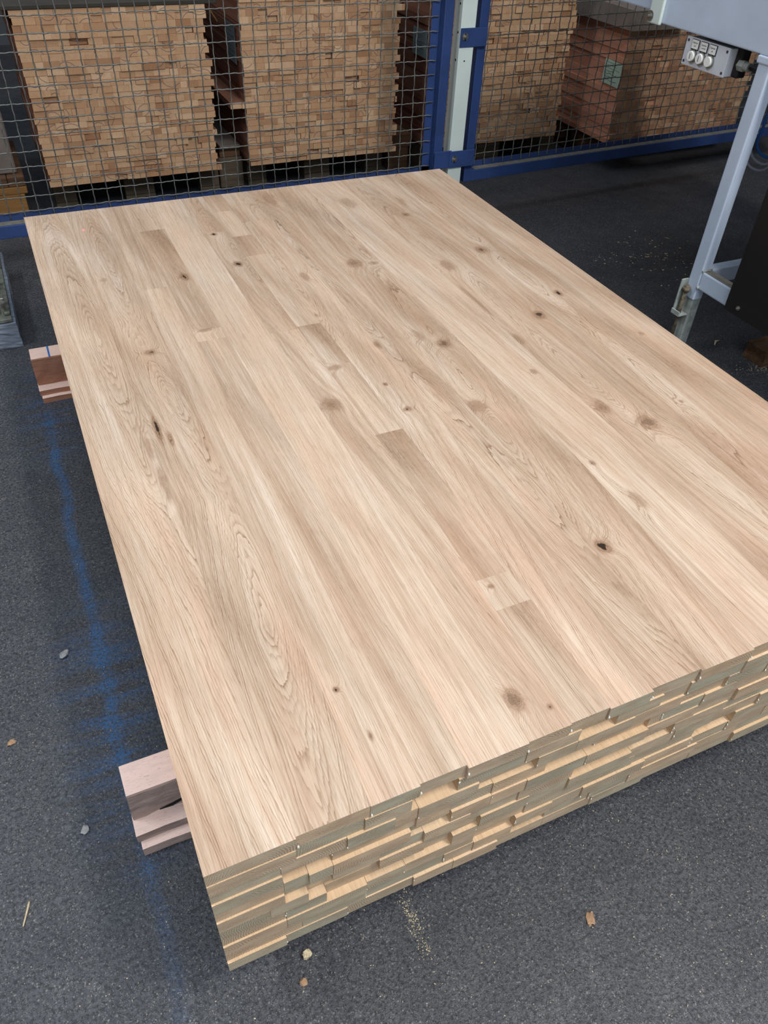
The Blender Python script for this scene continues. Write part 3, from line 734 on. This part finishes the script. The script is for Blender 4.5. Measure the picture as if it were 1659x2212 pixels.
link('foot_plate', bev_me(-.03, .075, -.025, .08, 0, .0118, .002, 1), M['machine_worn'], G)
# clamp lug with threaded rod on the left of the foot
br = link('adjuster_bracket', join_me([bev_me(-.034, .048, .010, .052, .172, .1775, .001, 1), bev_me(-.0345, -.030, .010, .052, .172, .190, .001, 1), bev_me(-.030, .0, .046, .052, .1775, .300, .001, 1)]), M['machine_worn'], G)
link('adjuster_rod', tube_me([(-.016, .030, .05), (-.016, .030, .285)], .0072, 12), M['rust'], br)
link('rod_nut', tube_me([(-.016, .030, .262), (-.016, .030, .276)], .014, 6), M['rust'], br)
link('weld', tube_me([(-.001, -.002, .345), (.02, -.003, .347), (.042, -.002, .345)], .0035, 6), M['machine_worn'], G)
link('weld', tube_me([(.0, -.003, .280), (.0, -.003, .292)], .004, 6), M['machine_worn'], G)

# body of the machine above the leg
def bb(name, x0, x1, y0, y1, z0, z1, mat, b=.004, seg=2, par=None):
    return link(name, bev_me(x0-LX, x1-LX, y0-LY, y1-LY, z0, z1, b, seg), M[mat], par or G)
bb('housing', LX, LX+1.0, .45, 1.930, .996, 1.32, 'machine', .006, 3)
bb('housing_extension', LX+.012, LX+.9, 1.931, 2.55, 1.022, 1.22, 'machine', .005, 2)
bb('seam_strip', LX-.012, LX, 1.885, 1.945, .992, 1.32, 'post', .004, 2)
link('bolt', hex_bolt_me((-.012, .549, 1.012), (-1, 0, 0), .0095, .006), M['steel'], G)
bb('leg_cap', LX-.004, LX+.05, LY-.006, LY+.056, .975, .996, 'machine', .004, 2)

# black board hanging below the body on the machine side
Kb = empty('black_board', (LX, .9, .28), 'black board screwed to the side of the machine stand at the right edge', 'board')
link('board', bev_me(-.012, -.002, -.60, .338, .0, .50, .001, 1), M['black'], Kb)
link('screw', hex_bolt_me((-.012, .283, .027), (-1, 0, 0), .0045, .003), M['steel'], Kb)
link('screw', hex_bolt_me((-.012, -.30, .027), (-1, 0, 0), .0045, .003), M['steel'], Kb)

# control box
Q = empty('control_box', (LX+.045, 1.668, .905), 'grey push button box with three white buttons under the machine housing', 'control box')
Q.rotation_euler = (0, 0, math.radians(0))
link('case', bev_me(-.022, .040, -.096, .096, .0, .078, .004, 2), M['plastic'], Q)
link('lid', bev_me(-.030, -.0225, -.098, .098, -.001, .080, .002, 2), M['plastic'], Q)
for yy in (-.088, .088):
    for zz in (.010, .069): link('lid_screw', cyl_me((-.0300, yy, zz), (-.0312, yy, zz), .0042, 12), M['ink'], Q)
words = [('Spanner', 'auf'), ('Spanner', 'zurück'), ('Zylinder', 'ab')]
for i, yy in enumerate((.052, .012, -.028)):
    b = link('button', join_me([cyl_me((-.0305, yy, .030), (-.036, yy, .030), .0185, 28)]), M['steel'], Q)
    link('button_cap', join_me([tube_me([(-.0362, yy, .030), (-.0425, yy, .030), (-.0435, yy, .030)], [.0150, .0150, .0138], 28)]), M['white'], b)
    if i < 2: link('symbol', box_me(-.0442, -.0436, yy-.0010, yy+.0010, .022, .038), M['ink'], b)
    hold = link('label_holder', bev_me(-.0325, -.0302, yy-.0175, yy+.0175, .047, .0765, .001, 1), M['blackrub'], Q)
    link('label_card', box_me(-.0331, -.0326, yy-.0150, yy+.0150, .0500, .0750), M['white'], hold)
    for j, t in enumerate(words[i]):
        cu = bpy.data.curves.new('text', 'FONT'); cu.body = t; cu.size = .0068; cu.align_x = 'CENTER'; cu.align_y = 'CENTER'; cu.extrude = .0001
        cu.resolution_u = 2
        to = bpy.data.objects.new('text_tmp', cu); C.objects.link(to)
        tm = bpy.data.meshes.new_from_object(to); bpy.data.objects.remove(to); bpy.data.curves.remove(cu)
        tm.materials.clear(); lo = link('lettering', tm, M['ink'], hold)
        lo.location = (-.0334, yy, .0670-.0085*j); lo.rotation_euler = (PI/2, 0, -PI/2)
hk = link('mounting_arm', join_me([bev_me(.0, .035, -.125, -.098, .0, .095, .006, 2), bev_me(.0, .035, -.09, .05, .081, .100, .003, 1)]), M['blackrub'], Q)
link('cable_gland', join_me([tube_me([(.006, -.118, .038), (.006, -.142, .038)], .0165, 6), tube_me([(.006, -.142, .038), (.006, -.160, .038)], .0125, 14)]), M['machine_worn'], Q)
link('cable', tube_me([(.006, -.155, .038), (.006, -.20, .032), (.02, -.25, .018), (.06, -.32, .02), (.10, -.34, .06)], .0045, 8), M['cable_black'], Q)

# hanging cable loops at the right edge
def loop(name, x, y, z, w_, h_, r, mat, lbl):
    pts = []
    for i in range(21):
        a = PI*i/20; pts.append((x-w_*math.cos(a), y+.01*math.sin(3*a), z-h_*math.sin(a)))
    pts = [(x-w_+.004, y, z+.36)]+pts+[(x+w_, y, z+.36)]
    return tag(link(name, tube_me(pts, r, 8), M[mat]), lbl, 'cable')
loop('cable', 2.84, 1.90, .60, .085, .10, .0055, 'cable_blue', 'blue cable hanging in a loop behind the machine leg')
loop('cable', 2.845, 1.915, .585, .102, .115, .006, 'cable_grey', 'grey cable hanging in the inner of two loops by the blue cable')
loop('cable', 2.85, 1.93, .570, .118, .130, .006, 'cable_grey', 'grey cable hanging in the outer loop by the blue cable')
tag(link('cable_tie', tube_me([(2.73+.016*math.cos(a*.7), 1.915+.02*math.sin(a*.7), .60) for a in range(10)], .0022, 5), M['white']), 'white cable tie round the cable loops', 'cable tie')

# wood block on the floor, right edge
tag(link('wood_block', rough_box(2.368, 2.56, 1.212, 1.308, 0, .065, .002, 8), M['brown_block']), 'brown wood block on the floor at the right edge below the black board', 'timber')

# ------------------------------------------------------------------ painted timber with metal fittings at the left edge
T = empty('painted_timber', (-.30, 2.32, 0), 'weathered grey painted timber with a steel plate at the left edge', 'timber')
def subgrid(x0, x1, y0, y1, z0, z1, amp, seed):
    bm = bmesh.new(); bmesh.ops.create_cube(bm, size=1); rnd = random.Random(seed)
    bmesh.ops.subdivide_edges(bm, edges=bm.edges[:], cuts=9, use_grid_fill=True)
    for v in bm.verts:
        v.co = Vector(((x0+x1)/2+v.co.x*(x1-x0), (y0+y1)/2+v.co.y*(y1-y0), (z0+z1)/2+v.co.z*(z1-z0)))+Vector([rnd.uniform(-amp, amp) for _ in range(3)])
        v.co.z = max(z0, v.co.z)
    me = bpy.data.meshes.new('m'); bm.to_mesh(me); bm.free(); return me
link('beam', subgrid(-.12, .182, -.008, .62, .0, .092, .0018, 3), M['grey_timber'], T)
link('plate', bev_me(-.12, .172, .002, .60, .094, .106, .001, 1), M['metal_green'], T)
link('ridge', bev_me(.150, .172, .03, .60, .107, .118, .003, 2), M['metal_green'], T)
link('wedge', join_me([bev_me(.07, .15, .22, .27, .107, .150, .004, 2)]), M['yellow'], T)
c1 = link('bolt', join_me([tube_me([(.148, .055, .106), (.148, .055, .136)], .011, 12), tube_me([(.148, .055, .136), (.148, .055, .147)], .017, 6)]), M['steel'], T)
link('clamp_arm', bev_me(.05, .162, .075, .110, .140, .152, .003, 2), M['steel'], T)
link('spring', tube_me([(.100+.014*math.cos(i*.9), .045+.014*math.sin(i*.9), .107+.0016*i) for i in range(28)], .0025, 6), M['blackrub'], T)
link('knob', join_me([tube_me([(.150, .43, .118), (.150, .43, .165)], .008, 12), tube_me([(.150, .43, .165), (.150, .43, .172), (.150, .43, .190), (.150, .43, .198)], [.012, .018, .018, .010], 16)]), M['metal_green'], T)

# ------------------------------------------------------------------ crumbs, chips and dust on the floor
def blob(name, x, y, r, mat, lbl, seed, flat=.45, cat='wood chip', stretch=1.0, rz=0.0):
    rnd = random.Random(seed); bm = bmesh.new(); bmesh.ops.create_icosphere(bm, subdivisions=2, radius=r)
    for v in bm.verts:
        k = rnd.uniform(.65, 1.25); v.co = Vector((v.co.x*k*stretch, v.co.y*k, v.co.z*k*flat))
    zmin = min(v.co.z for v in bm.verts)
    for v in bm.verts: v.co.z -= zmin
    me = bpy.data.meshes.new('m'); bm.to_mesh(me); bm.free()
    o = link(name, me, M[mat], None, (x, y, 0)); o.rotation_euler = (0, 0, rz); return tag(o, lbl, cat)
blob('wood_crumb', .128, .010, .0085, 'crumb', 'pale crumpled wood crumb below the near corner of the pile', 1, .9)
blob('wood_crumb', .109, -.027, .007, 'crumb2', 'small flat pale crumb nearest the bottom edge of the view', 2, .3)
blob('pebble', -.167, .834, .009, 'stone', 'light grey pebble on the floor beside the blue paint line', 3, .4, 'pebble', 1.3, .8)
blob('pebble', -.188, .388, .008, 'stone', 'small pebble on the floor left of the near bearer', 4, .4, 'pebble', 1.2, 1.1)
blob('wood_chip', .622, -.14, .008, 'crumb2', 'brown flat chip on the dark floor right of the near corner', 5, .25, 'wood chip', 1.6, .9)
blob('wood_chip', -.299, .641, .007, 'crumb2', 'pale chip on the floor near the left edge', 6, .3, 'wood chip', 1.3, .2)
tag(link('wood_splinter', tube_me([(-.312, .253, .0022), (-.298, .292, .0022)], [.0012, .0022], 5), M['crumb']), 'thin pale wood splinter on the floor at the lower left', 'splinter')
tag(link('wood_shaving', tube_me([(2.318, 1.405, .003), (2.338, 1.422, .006), (2.362, 1.424, .003)], [.002, .0045, .002], 6), M['crumb']), 'pale curled shaving on the floor beside the machine leg', 'shaving')
rnd = random.Random(77); V = []; Fc = []
def chip(x, y, s, z=0.0):
    if -.11 < x < 1.6 and (.28 < y < .43 or 1.9 < y < 2.06): return
    a = rnd.uniform(0, 6.28); l = s*rnd.uniform(.8, 2.2); w_ = s*rnd.uniform(.3, .9); ca, sa = math.cos(a), math.sin(a); o = len(V); h = s*.4
    for (u, v, zz) in ((-l, -w_, .0003), (l, -w_, .0003), (l*.7, w_, .0003), (-l*.8, w_, .0003), (0, 0, h)):
        V.append((x+u*ca-v*sa, y+u*sa+v*ca, z+zz))
    Fc.extend([(o, o+1, o+4), (o+1, o+2, o+4), (o+2, o+3, o+4), (o+3, o, o+4), (o+3, o+2, o+1, o)])
for i in range(2600): chip(rnd.uniform(-.6, 1.8), rnd.uniform(-.5, 1.9) if rnd.random() < .5 else rnd.uniform(-.5, .1), rnd.uniform(.0004, .0010))
for i in range(900): chip(rnd.uniform(1.55, 3.6), rnd.uniform(.9, 2.8), rnd.uniform(.0006, .0016))
for i in range(240): chip(rnd.gauss(.324, .008), rnd.gauss(-.015, .04), rnd.uniform(.0004, .0010))
for i in range(260): chip(rnd.gauss(2.40, .05), rnd.gauss(1.215, .02), rnd.uniform(.0008, .002))
for i in range(90): chip(rnd.gauss(2.62, .12), rnd.gauss(2.15, .12), rnd.uniform(.002, .004))
me = bpy.data.meshes.new('m'); me.from_pydata(V, [], Fc)
tag(link('sawdust', me, M['crumb']), 'fine pale sawdust and tiny chips scattered over the dark floor', 'sawdust', None, 'stuff')
# unused mesh clean up
for me in [x for x in bpy.data.meshes if x.users == 0]: bpy.data.meshes.remove(me)
